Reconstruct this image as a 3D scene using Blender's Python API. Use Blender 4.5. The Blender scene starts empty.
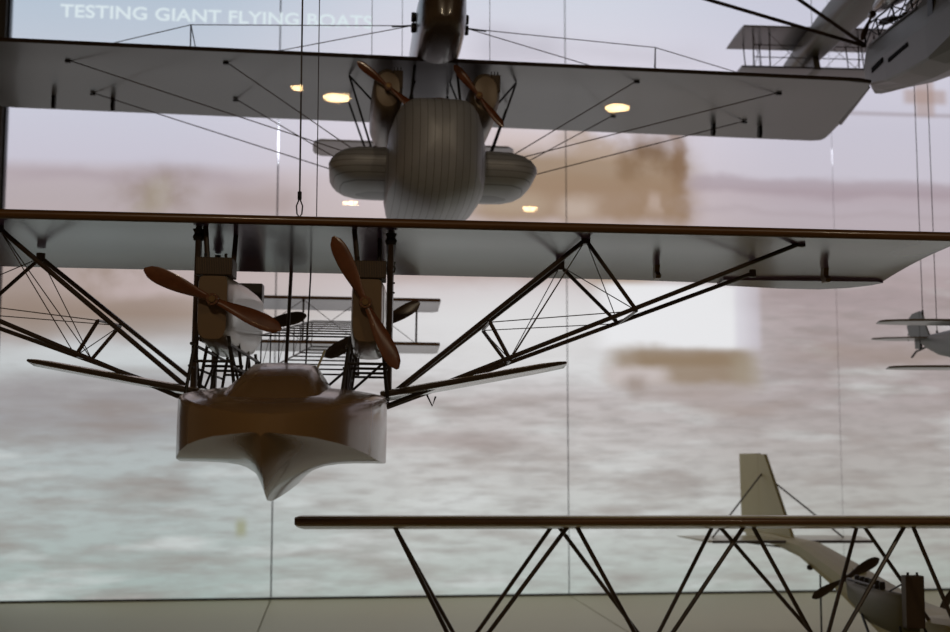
import bpy, bmesh, math, random
from mathutils import Vector, Matrix
random.seed(7)
sc = bpy.context.scene
C = sc.collection
EYE = 1.55                                   # eye height above the hall floor

# ------------------------------------------------------------------ helpers
def lin(c):
    c = c / 255.0
    return c / 12.92 if c <= 0.04045 else ((c + 0.055) / 1.055) ** 2.4
def rgb(r, g, b): return (lin(r), lin(g), lin(b), 1.0)

def material(name, col, rough=0.5, metal=0.0, spec=0.5, coat=0.0, noise=0.0, nscale=20, bump=0.0):
    m = bpy.data.materials.new(name); m.use_nodes = True
    nt = m.node_tree; b = nt.nodes['Principled BSDF']
    b.inputs['Base Color'].default_value = col
    b.inputs['Roughness'].default_value = rough
    b.inputs['Metallic'].default_value = metal
    b.inputs['Specular IOR Level'].default_value = spec
    b.inputs['Coat Weight'].default_value = coat
    b.inputs['Coat Roughness'].default_value = 0.08
    if noise:
        tc = nt.nodes.new('ShaderNodeTexCoord')
        n = nt.nodes.new('ShaderNodeTexNoise'); n.inputs['Scale'].default_value = nscale; n.inputs['Detail'].default_value = 5
        nt.links.new(tc.outputs['Object'], n.inputs['Vector'])
        mx = nt.nodes.new('ShaderNodeMix'); mx.data_type = 'RGBA'
        mx.inputs[6].default_value = tuple(c * (1 - noise) for c in col[:3]) + (1,)
        mx.inputs[7].default_value = tuple(min(1, c * (1 + noise)) for c in col[:3]) + (1,)
        nt.links.new(n.outputs['Fac'], mx.inputs[0]); nt.links.new(mx.outputs[2], b.inputs['Base Color'])
        if bump:
            bp = nt.nodes.new('ShaderNodeBump'); bp.inputs['Strength'].default_value = bump; bp.inputs['Distance'].default_value = 0.002
            nt.links.new(n.outputs['Fac'], bp.inputs['Height']); nt.links.new(bp.outputs['Normal'], b.inputs['Normal'])
    return m

def wood(name, c1, c2, scale=(60, 60, 6), rough=0.32, coat=0.25):
    m = material(name, c1, rough, coat=coat)
    nt = m.node_tree; b = nt.nodes['Principled BSDF']
    tc = nt.nodes.new('ShaderNodeTexCoord'); mp = nt.nodes.new('ShaderNodeMapping'); mp.inputs['Scale'].default_value = scale
    n = nt.nodes.new('ShaderNodeTexNoise'); n.inputs['Scale'].default_value = 2.0; n.inputs['Detail'].default_value = 6
    mx = nt.nodes.new('ShaderNodeMix'); mx.data_type = 'RGBA'; mx.inputs[6].default_value = c1; mx.inputs[7].default_value = c2
    nt.links.new(tc.outputs['Object'], mp.inputs[0]); nt.links.new(mp.outputs[0], n.inputs['Vector'])
    nt.links.new(n.outputs['Fac'], mx.inputs[0]); nt.links.new(mx.outputs[2], b.inputs['Base Color'])
    return m

def planked(name, c1, c2, freq, axis, rough=0.4, metal=0.0, width=0.08):
    """plated or planked skin: thin dark joints at a regular spacing along one object axis"""
    m = material(name, c1, rough, metal)
    nt = m.node_tree; b = nt.nodes['Principled BSDF']; N = nt.nodes.new; L = nt.links.new
    tc = N('ShaderNodeTexCoord'); sp = N('ShaderNodeSeparateXYZ'); L(tc.outputs['Object'], sp.inputs[0])
    k = N('ShaderNodeMath'); k.operation = 'MULTIPLY'; k.inputs[1].default_value = freq; L(sp.outputs[axis], k.inputs[0])
    f = N('ShaderNodeMath'); f.operation = 'FRACT'; L(k.outputs[0], f.inputs[0])
    g = N('ShaderNodeMath'); g.operation = 'LESS_THAN'; g.inputs[1].default_value = width; L(f.outputs[0], g.inputs[0])
    fl = N('ShaderNodeMath'); fl.operation = 'FLOOR'; L(k.outputs[0], fl.inputs[0])
    wn = N('ShaderNodeTexWhiteNoise'); wn.noise_dimensions = '1D'; L(fl.outputs[0], wn.inputs['W'])
    mr = N('ShaderNodeMapRange'); mr.inputs[3].default_value = 0.0; mr.inputs[4].default_value = 0.3; L(wn.outputs['Value'], mr.inputs[0])
    ad = N('ShaderNodeMath'); ad.operation = 'MAXIMUM'; L(g.outputs[0], ad.inputs[0]); L(mr.outputs[0], ad.inputs[1])
    mx = N('ShaderNodeMix'); mx.data_type = 'RGBA'; mx.inputs[6].default_value = c1; mx.inputs[7].default_value = c2
    L(ad.outputs[0], mx.inputs[0]); L(mx.outputs[2], b.inputs['Base Color'])
    bp = N('ShaderNodeBump'); bp.inputs['Strength'].default_value = 0.35; bp.inputs['Distance'].default_value = 0.001; bp.invert = True
    L(g.outputs[0], bp.inputs['Height']); L(bp.outputs['Normal'], b.inputs['Normal'])
    return m

class MB:
    def __init__(s): s.v = []; s.f = []; s.sm = []
    def add(s, verts, faces, smooth=False):
        o = len(s.v); s.v += [tuple(p) for p in verts]
        for f in faces: s.f.append(tuple(i + o for i in f)); s.sm.append(smooth)
        return s
    def box(s, c, d, rz=0.0):
        x, y, z = c; a, b, e = d[0] / 2, d[1] / 2, d[2] / 2; q, w = math.cos(rz), math.sin(rz)
        vs = [(x + i * a * q - j * b * w, y + i * a * w + j * b * q, z + k * e) for i in (-1, 1) for j in (-1, 1) for k in (-1, 1)]
        return s.add(vs, [(0, 1, 3, 2), (4, 6, 7, 5), (0, 4, 5, 1), (2, 3, 7, 6), (0, 2, 6, 4), (1, 5, 7, 3)])
    def loft(s, rings, closed=True, cap=True, smooth=True):
        n = len(rings[0]); vs = [p for r in rings for p in r]; fs = []
        for i in range(len(rings) - 1):
            for j in range(n if closed else n - 1):
                k = (j + 1) % n
                fs.append((i * n + j, i * n + k, (i + 1) * n + k, (i + 1) * n + j))
        s.add(vs, fs, smooth)
        if cap:
            s.add(rings[0], [tuple(range(n))[::-1]]); s.add(rings[-1], [tuple(range(n))])
        return s
    def tube(s, pts, r, n=8, flat=1.0, r2=None):
        """round (or, with flat>1, streamlined) bar along a polyline"""
        pts = [Vector(p) for p in pts]; rings = []
        for i, p in enumerate(pts):
            d = (pts[min(i + 1, len(pts) - 1)] - pts[max(i - 1, 0)]).normalized()
            ref = Vector((0, 1, 0)) if abs(d.y) < 0.9 else Vector((1, 0, 0))
            u = d.cross(ref).normalized(); w = u.cross(d).normalized()
            rr = r if r2 is None else r + (r2 - r) * i / max(1, len(pts) - 1)
            rings.append([p + u * rr * math.cos(2 * math.pi * k / n) + w * rr * flat * math.sin(2 * math.pi * k / n) for k in range(n)])
        return s.loft(rings)
    def lathe(s, prof, o=(0, 0, 0), axis='y', n=20):
        """prof: (radius, along)"""
        rings = []
        for r, a in prof:
            ring = []
            for k in range(n):
                t = 2 * math.pi * k / n; c, e = r * math.cos(t), r * math.sin(t)
                p = {'y': (c, a, e), 'z': (c, e, a), 'x': (a, c, e)}[axis]
                ring.append((p[0] + o[0], p[1] + o[1], p[2] + o[2]))
            rings.append(ring)
        return s.loft(rings)
    def prism(s, poly, lo, hi, axis='x'):
        """outline extruded between lo and hi along one axis; poly holds the two other coordinates in order"""
        mk = {'x': lambda p, t: (t, p[0], p[1]), 'y': lambda p, t: (p[0], t, p[1]), 'z': lambda p, t: (p[0], p[1], t)}[axis]
        return s.loft([[mk(p, lo) for p in poly], [mk(p, hi) for p in poly]], smooth=False)
    def build(s, name, mat, parent=None, bevel=0.0, label=None, kind=None):
        me = bpy.data.meshes.new(name); me.from_pydata(s.v, [], s.f)
        me.polygons.foreach_set('use_smooth', s.sm)
        bm = bmesh.new(); bm.from_mesh(me); bmesh.ops.remove_doubles(bm, verts=bm.verts, dist=1e-6)
        bmesh.ops.recalc_face_normals(bm, faces=bm.faces); bm.to_mesh(me); bm.free()
        for e in me.edges: pass
        me.materials.append(mat); me.update()
        o = bpy.data.objects.new(name, me); C.objects.link(o)
        if parent: o.parent = parent
        if bevel:
            b = o.modifiers.new('bevel', 'BEVEL'); b.width = bevel; b.segments = 2; b.limit_method = 'ANGLE'
        if any(s.sm):
            try: me.set_sharp_from_angle(angle=math.radians(38))
            except Exception: pass
        if label: o['label'] = label
        if kind: o['kind'] = kind
        return o

def tag(o, label, cat, group=None):
    o['label'] = label; o['category'] = cat
    if group: o['group'] = group
    return o
def thing(name, label, cat, loc, rz=0.0, roll=0.0, group=None):
    o = bpy.data.objects.new(name, None); C.objects.link(o)
    o.empty_display_size = 0.05
    o.rotation_mode = 'QUATERNION'
    o.rotation_quaternion = (Matrix.Rotation(rz, 3, 'Z') @ Matrix.Rotation(roll, 3, 'Y')).to_quaternion()
    o.location = loc
    return tag(o, label, cat, group)
def struct(mb, name, mat):
    o = mb.build(name, mat); o['kind'] = 'structure'; return o

def bar(parent, name, mat, a, b, r, flat=1.0, n=8):
    return MB().tube([a, b], r, n, flat).build(name, mat, parent)

def wing_rings(stations, npts=9, camber=0.02):
    """stations: (x, y_lead, y_trail, z_lead, z_trail, thickness)"""
    rings = []
    for x, yl, yt, zl, zt, th in stations:
        up, lo = [], []
        for i in range(npts):
            t = (1 - math.cos(math.pi * i / (npts - 1))) / 2
            prof = (1 - 0.55 * t - 0.4 * t ** 3) * (0.62 + 0.38 * min(1, t / 0.2)) if t > 0 else 0.62
            cam = camber * (yt - yl) * 4 * t * (1 - t)
            y = yl + (yt - yl) * t; z = zl + (zt - zl) * t + cam
            up.append((x, y, z + th * prof * 0.5)); lo.append((x, y, z - th * prof * 0.5))
        rings.append(up + lo[::-1])
    return rings

def propeller(parent, mat, hubmat, c, ang, R, chord=0.02, pitch=0.5, hub=0.007, side=1):
    """two-bladed twisted wooden airscrew, axis along y"""
    m = MB(); ca, sa = math.cos(ang), math.sin(ang)
    for sgn in (1, -1):
        rings = []
        for i in range(13):
            t = i / 12; r = 0.004 + t * (R - 0.004)
            w = chord * (0.42 + 0.58 * math.sin(min(1, t / 0.62) * math.pi / 2) ** 1.6) * (1 if t < 0.7 else math.sqrt(max(0.02, 1 - ((t - 0.7) / 0.305) ** 2)))
            th = 0.0058 * (1 - 0.75 * t); tw = pitch * (1.15 - 0.85 * t)
            ring = []
            for k in range(10):
                q = 2 * math.pi * k / 10
                u, v = w / 2 * math.cos(q), th / 2 * math.sin(q)
                a, b = u * math.cos(tw) - v * math.sin(tw), u * math.sin(tw) + v * math.cos(tw)
                x, z = sgn * r, sgn * a
                ring.append((c[0] + x * ca - z * sa, c[1] + b * side, c[2] + x * sa + z * ca))
            rings.append(ring)
        m.loft(rings)
    m.lathe([(0.0005, -0.006), (hub, -0.006), (hub * 1.15, 0), (hub, 0.006), (0.0005, 0.006)], c, 'y', 16)
    p = m.build('propeller', mat, parent)
    b = MB().lathe([(0.0003, -0.0085), (hub * 0.55, -0.0085), (hub * 0.6, -0.005), (hub * 0.6, 0.0085), (0.0003, 0.0085)], c, 'y', 12)
    for k in range(6):
        t = k * math.pi / 3
        b.lathe([(0.0001, -0.0072), (0.0009, -0.0072), (0.0009, -0.0055), (0.0001, -0.0055)], (c[0] + hub * 0.8 * math.cos(t), c[1], c[2] + hub * 0.8 * math.sin(t)), 'y', 6)
    return p, b

# ------------------------------------------------------------------ camera
F_PX = 1250.0
yaw = math.atan(142 / F_PX); pitch = math.atan(130 / F_PX)
cd = bpy.data.cameras.new('camera'); cam = bpy.data.objects.new('camera', cd); C.objects.link(cam)
cam.location = (0, 0, EYE); cam.rotation_euler = (math.pi / 2 + pitch, 0, -yaw)
cd.sensor_width = 36.0; cd.lens = 36.0 * F_PX / 950.0; cd.clip_start = 0.01
cd.dof.use_dof = True; cd.dof.focus_distance = 1.6; cd.dof.aperture_fstop = 7.5
sc.camera = cam

# ------------------------------------------------------------------ materials
M_cream = material('varnished_pale_paint', rgb(156, 146, 130), 0.2, coat=0.35, noise=0.07, nscale=9)
M_hull = material('varnished_hull', rgb(142, 108, 66), 0.25, coat=0.35, noise=0.06, nscale=7)
M_nac = material('nacelle_sheet', rgb(168, 158, 140), 0.28, 0.35, coat=0.2, noise=0.05)
M_edge = wood('brown_edge_wood', rgb(122, 82, 40), rgb(88, 56, 26), (8, 60, 60))
M_prop = wood('red_brown_propeller_wood', rgb(134, 76, 42), rgb(84, 44, 24), (40, 40, 40), 0.25, 0.5)
M_dprop = wood('dark_propeller_wood', rgb(84, 62, 42), rgb(50, 36, 26), (40, 40, 40), 0.3, 0.3)
M_strut = wood('dark_strut_wood', rgb(66, 46, 30), rgb(40, 28, 20), (60, 60, 8), 0.35, 0.15)
M_black = material('black_metal', rgb(26, 23, 22), 0.45, 0.3)
M_slot = material('dark_opening', rgb(16, 15, 14), 0.9, spec=0.1)
M_brass = material('dull_brass', rgb(110, 84, 48), 0.35, 0.7)
M_wire = material('steel_wire', rgb(52, 48, 46), 0.4, 0.8)
M_wwood = material('brown_bracing_wire', rgb(74, 56, 44), 0.5)
M_grey = material('grey_fabric', rgb(124, 102, 140), 0.2, coat=0.12, noise=0.04, nscale=14)
M_grey2 = material('dark_grey_fabric', rgb(100, 97, 100), 0.32, coat=0.2, noise=0.05, nscale=14)
M_nose = material('brown_grey_nacelle', rgb(128, 110, 90), 0.38, 0.1, noise=0.05)
M_keel = material('weathered_grey_paint', rgb(98, 94, 82), 0.42, noise=0.07)
M_engine = material('dark_green_engine_paint', rgb(98, 94, 58), 0.5, noise=0.1)
M_alu = planked('riveted_aluminium_strakes', rgb(182, 184, 190), rgb(134, 134, 138), 78, 0, 0.45, 0.15, 0.1)
M_alus = planked('riveted_aluminium_bands', rgb(178, 180, 186), rgb(132, 132, 136), 95, 2, 0.45, 0.15, 0.14)
M_dark = material('dark_lacquer', rgb(62, 52, 44), 0.22, coat=0.5)
M_fus = material('brown_grey_lacquer', rgb(86, 70, 54), 0.3, coat=0.3, noise=0.06)
M_olive = material('olive_cream_paint', rgb(176, 164, 106), 0.45, noise=0.06)
M_pale = material('pale_cream_fabric', rgb(196, 188, 150), 0.3, coat=0.2, noise=0.05)
M_blue = material('blue_grey_paint', rgb(122, 130, 134), 0.45, noise=0.05)
M_rad = planked('radiator_core', rgb(78, 58, 36), rgb(40, 30, 20), 500, 0, 0.5, 0.3, 0.4)

# ------------------------------------------------------------------ setting
YB = 3.8                      # mural plane
ZL = EYE - 0.45               # display ledge
XL, XR, ZT = -0.975, 3.0, 3.5
M_wall = material('grey_brown_wall', rgb(96, 92, 90), 0.8, noise=0.04)
M_ceil = material('dark_ceiling', rgb(46, 43, 40), 0.9)
M_floor = material('dark_hall_floor', rgb(70, 58, 46), 0.5)
M_ledge = material('putty_ledge', rgb(200, 190, 152), 0.42, noise=0.03, nscale=5)
M_trim = material('dark_trim', rgb(46, 48, 58), 0.4)
struct(MB().box((1.0, YB + 0.12, 1.75), (5.4, 0.06, 3.5)), 'wall_back', material('dark_wall', rgb(30, 30, 32), 0.9))
struct(MB().box((-1.344, YB - 0.02, 2.3), (0.72, 0.04, 2.4)), 'wall_left', M_wall)
struct(MB().box((3.45, 2.1, 1.75), (0.06, 3.5, 3.5)), 'wall_right', M_wall)
struct(MB().box((0.5, -4.0, ZT + 0.04), (9.0, 16.2, 0.08)), 'ceiling', M_ceil)
struct(MB().box((0.5, -4.0, -0.03), (9.0, 16.2, 0.06)), 'floor', M_floor)
struct(MB().box((0.9, 0.42, ZL / 2 - 0.01), (5.4, 0.06, ZL - 0.02)), 'wall_front', M_wall)
struct(MB().box((XL - 0.004, YB - 0.012, ZL + 1.2), (0.008, 0.03, 2.4)), 'trim_1', M_trim)
struct(MB().box((0.9, YB - 0.004, ZL + 0.003), (4.6, 0.012, 0.006)), 'trim_2', material('shadow_gap', rgb(40, 42, 44), 0.6))

# ledge of the case, in four boards jointed under the seams of the mural
SEAMS = [XL, -0.175, 0.72, 1.592, XR]
lg = thing('display_ledge', 'wide putty coloured ledge forming the floor of the case under the mural', 'ledge', (0, 0, 0))
xs = [-1.7, -0.175, 0.72, 1.592, 3.42]
for i in range(4):
    MB().box(((xs[i] + xs[i + 1]) / 2, (0.46 + YB) / 2, ZL - 0.02), (xs[i + 1] - xs[i] - 0.003, YB - 0.46, 0.04)).build('ledge_board', M_ledge, lg)

MB().box((0.9, 2.13, (ZL - 0.04) / 2), (5.0, 3.2, ZL - 0.04)).build('plinth', M_wall, lg)

# front pane
g = bpy.data.materials.new('clear_glass'); g.use_nodes = True; nt = g.node_tree; nt.nodes.clear()
out = nt.nodes.new('ShaderNodeOutputMaterial'); mixs = nt.nodes.new('ShaderNodeMixShader')
tr = nt.nodes.new('ShaderNodeBsdfTransparent'); tr.inputs[0].default_value = (0.985, 0.99, 0.985, 1)
gl = nt.nodes.new('ShaderNodeBsdfGlossy'); gl.inputs['Roughness'].default_value = 0.0
fr = nt.nodes.new('ShaderNodeFresnel'); fr.inputs[0].default_value = 1.5
nt.links.new(fr.outputs[0], mixs.inputs[0]); nt.links.new(tr.outputs[0], mixs.inputs[1]); nt.links.new(gl.outputs[0], mixs.inputs[2]); nt.links.new(mixs.outputs[0], out.inputs[0])
pane = bpy.data.meshes.new('window_1'); pane.from_pydata([(-1.8, 0.44, ZL), (3.4, 0.44, ZL), (3.4, 0.44, ZT), (-1.8, 0.44, ZT)], [], [(0, 1, 2, 3)])
pane.materials.append(g); po = bpy.data.objects.new('window_1', pane); C.objects.link(po); po['kind'] = 'structure'

# ------------------------------------------------------------------ the lit mural
def mural_xy(px, py):
    """a spot of the printed picture, from where the photograph shows it, as metres on the mural plane"""
    f = Vector((math.sin(yaw) * math.cos(pitch), math.cos(yaw) * math.cos(pitch), math.sin(pitch)))
    r = Vector((math.cos(yaw), -math.sin(yaw), 0)); u = r.cross(f)
    d = f * F_PX + r * (px - 475) + u * (316 - py)
    return d.x * YB / d.y, EYE + d.z * YB / d.y

def mural_material():
    m = bpy.data.materials.new('backlit_photo_print'); m.use_nodes = True; nt = m.node_tree; nt.nodes.clear()
    N, L = nt.nodes.new, nt.links.new
    out = N('ShaderNodeOutputMaterial'); em = N('ShaderNodeEmission'); L(em.outputs[0], out.inputs[0])
    geo = N('ShaderNodeTexCoord')
    def noise(scale, sx, sz, detail=4, off=0.0):
        mp = N('ShaderNodeMapping'); mp.inputs['Scale'].default_value = (sx, 1, sz); mp.inputs['Location'].default_value = (off, 0, off)
        L(geo.outputs['Object'], mp.inputs[0])
        n = N('ShaderNodeTexNoise'); n.inputs['Scale'].default_value = scale; n.inputs['Detail'].default_value = detail
        L(mp.outputs[0], n.inputs['Vector']); return n
    sep = N('ShaderNodeSeparateXYZ'); L(geo.outputs['Object'], sep.inputs[0])
    wob = noise(5, 1, 1.6, 3, 3.1)
    def wobble(sock, amt, comp):
        s = N('ShaderNodeSeparateColor'); L(wob.outputs['Color'], s.inputs[0])
        a = N('ShaderNodeMath'); a.operation = 'MULTIPLY_ADD'; a.inputs[1].default_value = amt
        L(s.outputs[comp], a.inputs[0])
        b = N('ShaderNodeMath'); b.operation = 'SUBTRACT'; b.inputs[1].default_value = amt / 2; L(sock, b.inputs[0]); L(b.outputs[0], a.inputs[2])
        return a.outputs[0]
    XW, ZW = wobble(sep.outputs[0], 0.12, 0), wobble(sep.outputs[2], 0.07, 1)
    def step(sock, e, s, rising):
        r = N('ShaderNodeMapRange'); r.interpolation_type = 'SMOOTHSTEP'
        r.inputs[1].default_value = e - s; r.inputs[2].default_value = e + s
        r.inputs[3].default_value, r.inputs[4].default_value = (0, 1) if rising else (1, 0)
        L(sock, r.inputs[0]); return r.outputs[0]
    def mul(a, b):
        k = N('ShaderNodeMath'); k.operation = 'MULTIPLY'; L(a, k.inputs[0])
        if isinstance(b, float): k.inputs[1].default_value = b
        else: L(b, k.inputs[1])
        return k.outputs[0]
    def mix(fac, a, b, blend='MIX'):
        x = N('ShaderNodeMix'); x.data_type = 'RGBA'; x.blend_type = blend
        L(fac, x.inputs[0])
        L(a, x.inputs[6])
        if isinstance(b, tuple): x.inputs[7].default_value = b
        else: L(b, x.inputs[7])
        return x.outputs[2]
    # tone down the picture's height, one ramp for the left, one for the right
    z0, z1 = mural_xy(475, 632)[1], mural_xy(475, 0)[1]
    def ramp(stops):
        mr = N('ShaderNodeMapRange'); mr.inputs[1].default_value = z0; mr.inputs[2].default_value = z1; L(sep.outputs[2], mr.inputs[0])
        cr = N('ShaderNodeValToRGB'); L(mr.outputs[0], cr.inputs[0]); el = cr.color_ramp.elements
        while len(el) > 1: el.remove(el[0])
        first = True
        for y, c in sorted(stops, key=lambda s: -s[0]):
            t = min(1, max(0, (mural_xy(475, y)[1] - z0) / (z1 - z0)))
            if first: el[0].position = t; el[0].color = rgb(*c); first = False
            else: e = el.new(t); e.color = rgb(*c)
        return cr.outputs[0]
    left = ramp([(0, (184, 199, 216)), (60, (196, 204, 218)), (120, (206, 206, 221)), (168, (204, 200, 214)), (182, (190, 178, 184)), (205, (186, 174, 178)),
                 (285, (188, 172, 170)), (318, (166, 148, 138)), (342, (196, 194, 196)), (366, (196, 200, 202)), (392, (168, 165, 167)),
                 (420, (162, 162, 166)), (455, (180, 187, 188)), (520, (177, 187, 186)), (600, (166, 180, 176)), (632, (150, 166, 160))])
    right = ramp([(0, (206, 206, 222)), (60, (212, 209, 224)), (120, (204, 200, 214)), (172, (204, 198, 210)), (184, (184, 170, 178)), (200, (188, 176, 184)),
                  (232, (186, 174, 180)), (280, (180, 164, 166)), (330, (176, 163, 164)), (400, (178, 168, 168)), (450, (180, 174, 172)),
                  (520, (184, 184, 180)), (580, (172, 178, 172)), (632, (160, 166, 160))])
    mid = ramp([(0, (214, 217, 230)), (60, (222, 218, 230)), (130, (224, 216, 226)), (200, (210, 196, 198)), (262, (196, 180, 178)), (292, (212, 204, 206)),
                (320, (222, 220, 222)), (372, (214, 212, 214)), (400, (196, 189, 189)), (450, (202, 199, 198)), (510, (200, 202, 200)),
                (580, (184, 192, 188)), (632, (170, 180, 172))])
    xm = lambda px: mural_xy(px, 316)[0]
    col = mix(step(sep.outputs[0], xm(300), 0.45, True), left, mid)
    col = mix(step(sep.outputs[0], xm(700), 0.4, True), col, right)
    # picture shapes (x0, x1, y0, y1, softness x, softness y, colour, strength)
    def shape(x0, x1, y0, y1, sx, sy, c, k=1.0, wobbly=True, grain=None):
        nonlocal col
        yc, xc = (y0 + y1) / 2, (x0 + x1) / 2
        X = XW if wobbly else sep.outputs[0]; Z = ZW if wobbly else sep.outputs[2]
        u = 3.04e-3
        a = mul(step(X, mural_xy(x0, yc)[0], sx * u, True), step(X, mural_xy(x1, yc)[0], sx * u, False))
        b = mul(step(Z, mural_xy(xc, y0)[1], sy * u, False), step(Z, mural_xy(xc, y1)[1], sy * u, True))
        f = mul(mul(a, b), float(k))
        if grain:
            r = N('ShaderNodeMapRange'); r.inputs[1].default_value = 0.35; r.inputs[2].default_value = 0.6; L(grain.outputs['Fac'], r.inputs[0]); f = mul(f, r.outputs[0])
        col = mix(f, col, rgb(*c))
    gA = noise(9, 1, 1, 4, 1.7)
    gB = noise(7, 1.2, 2.0, 4, 8.3)
    # sea: streaks drawn out along x, only below the far shore line
    sea = step(sep.outputs[2], mural_xy(475, 360)[1], 0.16, False)
    seaR = mul(step(sep.outputs[2], mural_xy(475, 270)[1], 0.1, False), step(sep.outputs[0], xm(740), 0.16, True))
    mx = N('ShaderNodeMath'); mx.operation = 'MAXIMUM'; L(sea, mx.inputs[0]); L(seaR, mx.inputs[1]); sea = mx.outputs[0]
    for sc_, sx, sz, off, lo, hi, c, k in [(2.6, 1.0, 5.5, 0.0, 0.5, 0.72, (142, 128, 122), 0.72), (5, 0.8, 6.5, 5.2, 0.5, 0.76, (146, 136, 132), 0.52),
                                           (2.4, 1.0, 6.0, 9.4, 0.53, 0.7, (224, 228, 228), 0.5), (16, 0.8, 3.0, 2.2, 0.45, 0.8, (146, 140, 138), 0.42)]:
        n = noise(sc_, sx, sz, 5, off)
        r = N('ShaderNodeMapRange'); r.inputs[1].default_value = lo; r.inputs[2].default_value = hi; L(n.outputs['Fac'], r.inputs[0])
        col = mix(mul(mul(sea, r.outputs[0]), float(k)), col, rgb(*c))
    # left: far shore and quay
    shape(0, 260, 170, 182, 40, 8, (172, 158, 166), 0.5)
    shape(120, 195, 172, 214, 26, 18, (150, 132, 122), 0.65, grain=gA)
    shape(140, 170, 180, 214, 10, 10, (160, 150, 120), 0.4)
    shape(215, 300, 188, 214, 20, 12, (160, 140, 136), 0.5)
    shape(-20, 60, 255, 330, 30, 25, (150, 134, 124), 0.6)
    shape(75, 150, 262, 300, 22, 12, (142, 122, 104), 0.6, grain=gA)
    shape(-20, 190, 300, 338, 50, 12, (146, 128, 116), 0.55)
    shape(110, 200, 288, 300, 40, 6, (206, 190, 192), 0.5)
    shape(0, 200, 345, 366, 60, 7, (212, 217, 220), 0.6)
    shape(0, 190, 376, 396, 60, 10, (148, 143, 146), 0.55)
    shape(30, 180, 400, 440, 60, 20, (154, 146, 144), 0.35)
    # centre: grey smudge of a wing in the sky, then the big brown hull of the photographed flying boat
    shape(478, 560, 30, 62, 22, 16, (190, 186, 198), 0.6)
    shape(560, 700, 44, 64, 40, 14, (200, 196, 208), 0.5)
    shape(492, 560, 126, 150, 18, 12, (206, 186, 178), 0.6)
    shape(500, 690, 150, 192, 24, 14, (158, 134, 108), 0.9)
    shape(560, 640, 128, 160, 16, 12, (176, 152, 130), 0.7, grain=gB)
    shape(618, 688, 132, 222, 9, 9, (138, 112, 88), 0.8, grain=gA)
    shape(635, 668, 138, 160, 8, 8, (126, 100, 76), 0.85)
    shape(672, 686, 128, 200, 5, 8, (134, 106, 82), 0.85)
    shape(470, 690, 178, 222, 26, 12, (158, 132, 108), 0.9)
    shape(480, 545, 192, 210, 20, 10, (190, 172, 152), 0.5)
    shape(560, 600, 198, 216, 12, 8, (206, 190, 180), 0.6)
    shape(645, 660, 196, 216, 5, 8, (196, 176, 166), 0.6)
    shape(600, 690, 128, 146, 30, 7, (198, 186, 190), 0.4)
    # right: shore band, line, cross on the wing
    shape(692, 990, 179, 196, 16, 6, (168, 152, 160), 0.65)
    shape(692, 990, 211, 216, 30, 4, (176, 162, 168), 0.4)
    shape(840, 990, 113, 117, 14, 2, (160, 148, 154), 0.55, wobbly=False)
    shape(915, 934, 80, 116, 4, 5, (172, 146, 136), 0.6, wobbly=False)
    shape(904, 946, 90, 104, 5, 4, (172, 146, 136), 0.6, wobbly=False)
    # below: drifting brown streaks, bright float and its shade on the water
    shape(392, 640, 262, 284, 60, 10, (176, 154, 148), 0.7)
    shape(586, 650, 276, 292, 22, 8, (160, 132, 104), 0.75)
    shape(440, 610, 296, 372, 60, 24, (226, 225, 226), 0.7)
    shape(600, 748, 284, 350, 16, 5, (238, 238, 241), 0.95, wobbly=False)
    shape(735, 760, 284, 350, 5, 6, (208, 203, 214), 0.6, wobbly=False)
    shape(612, 752, 349, 384, 16, 8, (150, 130, 108), 0.85)
    shape(636, 745, 350, 366, 12, 5, (142, 120, 94), 0.6, wobbly=False)
    shape(610, 668, 366, 384, 16, 7, (214, 205, 206), 0.75)
    shape(630, 650, 376, 392, 8, 8, (140, 122, 110), 0.6)
    shape(728, 762, 350, 386, 12, 12, (168, 158, 142), 0.5)
    shape(640, 740, 384, 402, 40, 10, (168, 152, 146), 0.6)
    shape(762, 950, 285, 310, 60, 12, (158, 144, 146), 0.4)
    shape(800, 950, 345, 362, 50, 9, (154, 136, 126), 0.55)
    shape(700, 785, 404, 416, 40, 6, (160, 142, 134), 0.5)
    shape(236, 246, 520, 536, 4, 6, (150, 150, 112), 0.7, wobbly=False)
    shape(110, 190, 488, 502, 30, 7, (150, 146, 142), 0.55)
    shape(330, 520, 430, 446, 70, 8, (168, 154, 152), 0.45)
    L(col, em.inputs[0]); em.inputs[1].default_value = 1.0
    return m
M_mural = mural_material()
mu = thing('backlit_mural', 'tall backlit sepia photo mural of sea and sky with a heading in white capitals', 'mural', (0, 0, 0))
gap = 0.0022
for i in range(4):
    a, b = SEAMS[i] + (gap if i else 0), SEAMS[i + 1] - gap
    MB().box(((a + b) / 2, YB + 0.004, (ZL + 3.3) / 2), (b - a, 0.008, 3.3 - ZL)).build('mural_panel', M_mural, mu)
M_glint = bpy.data.materials.new('glint_glow'); M_glint.use_nodes = True
bb = M_glint.node_tree.nodes['Principled BSDF']; bb.inputs['Emission Color'].default_value = rgb(235, 240, 255); bb.inputs['Emission Strength'].default_value = 2.2
tl = []
for sx in (SEAMS[1], SEAMS[3]):  # glowing slivers added behind two seams, tapered to give their bright glints
    tl.append(MB().lathe([(0.0003, -0.075), (0.0012, -0.045), (0.004, -0.012), (0.004, 0.012), (0.0012, 0.045), (0.0003, 0.075)], (sx, YB + 0.011, EYE + 0.93), 'z', 12).build('seam_glint', M_glint, mu))
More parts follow.
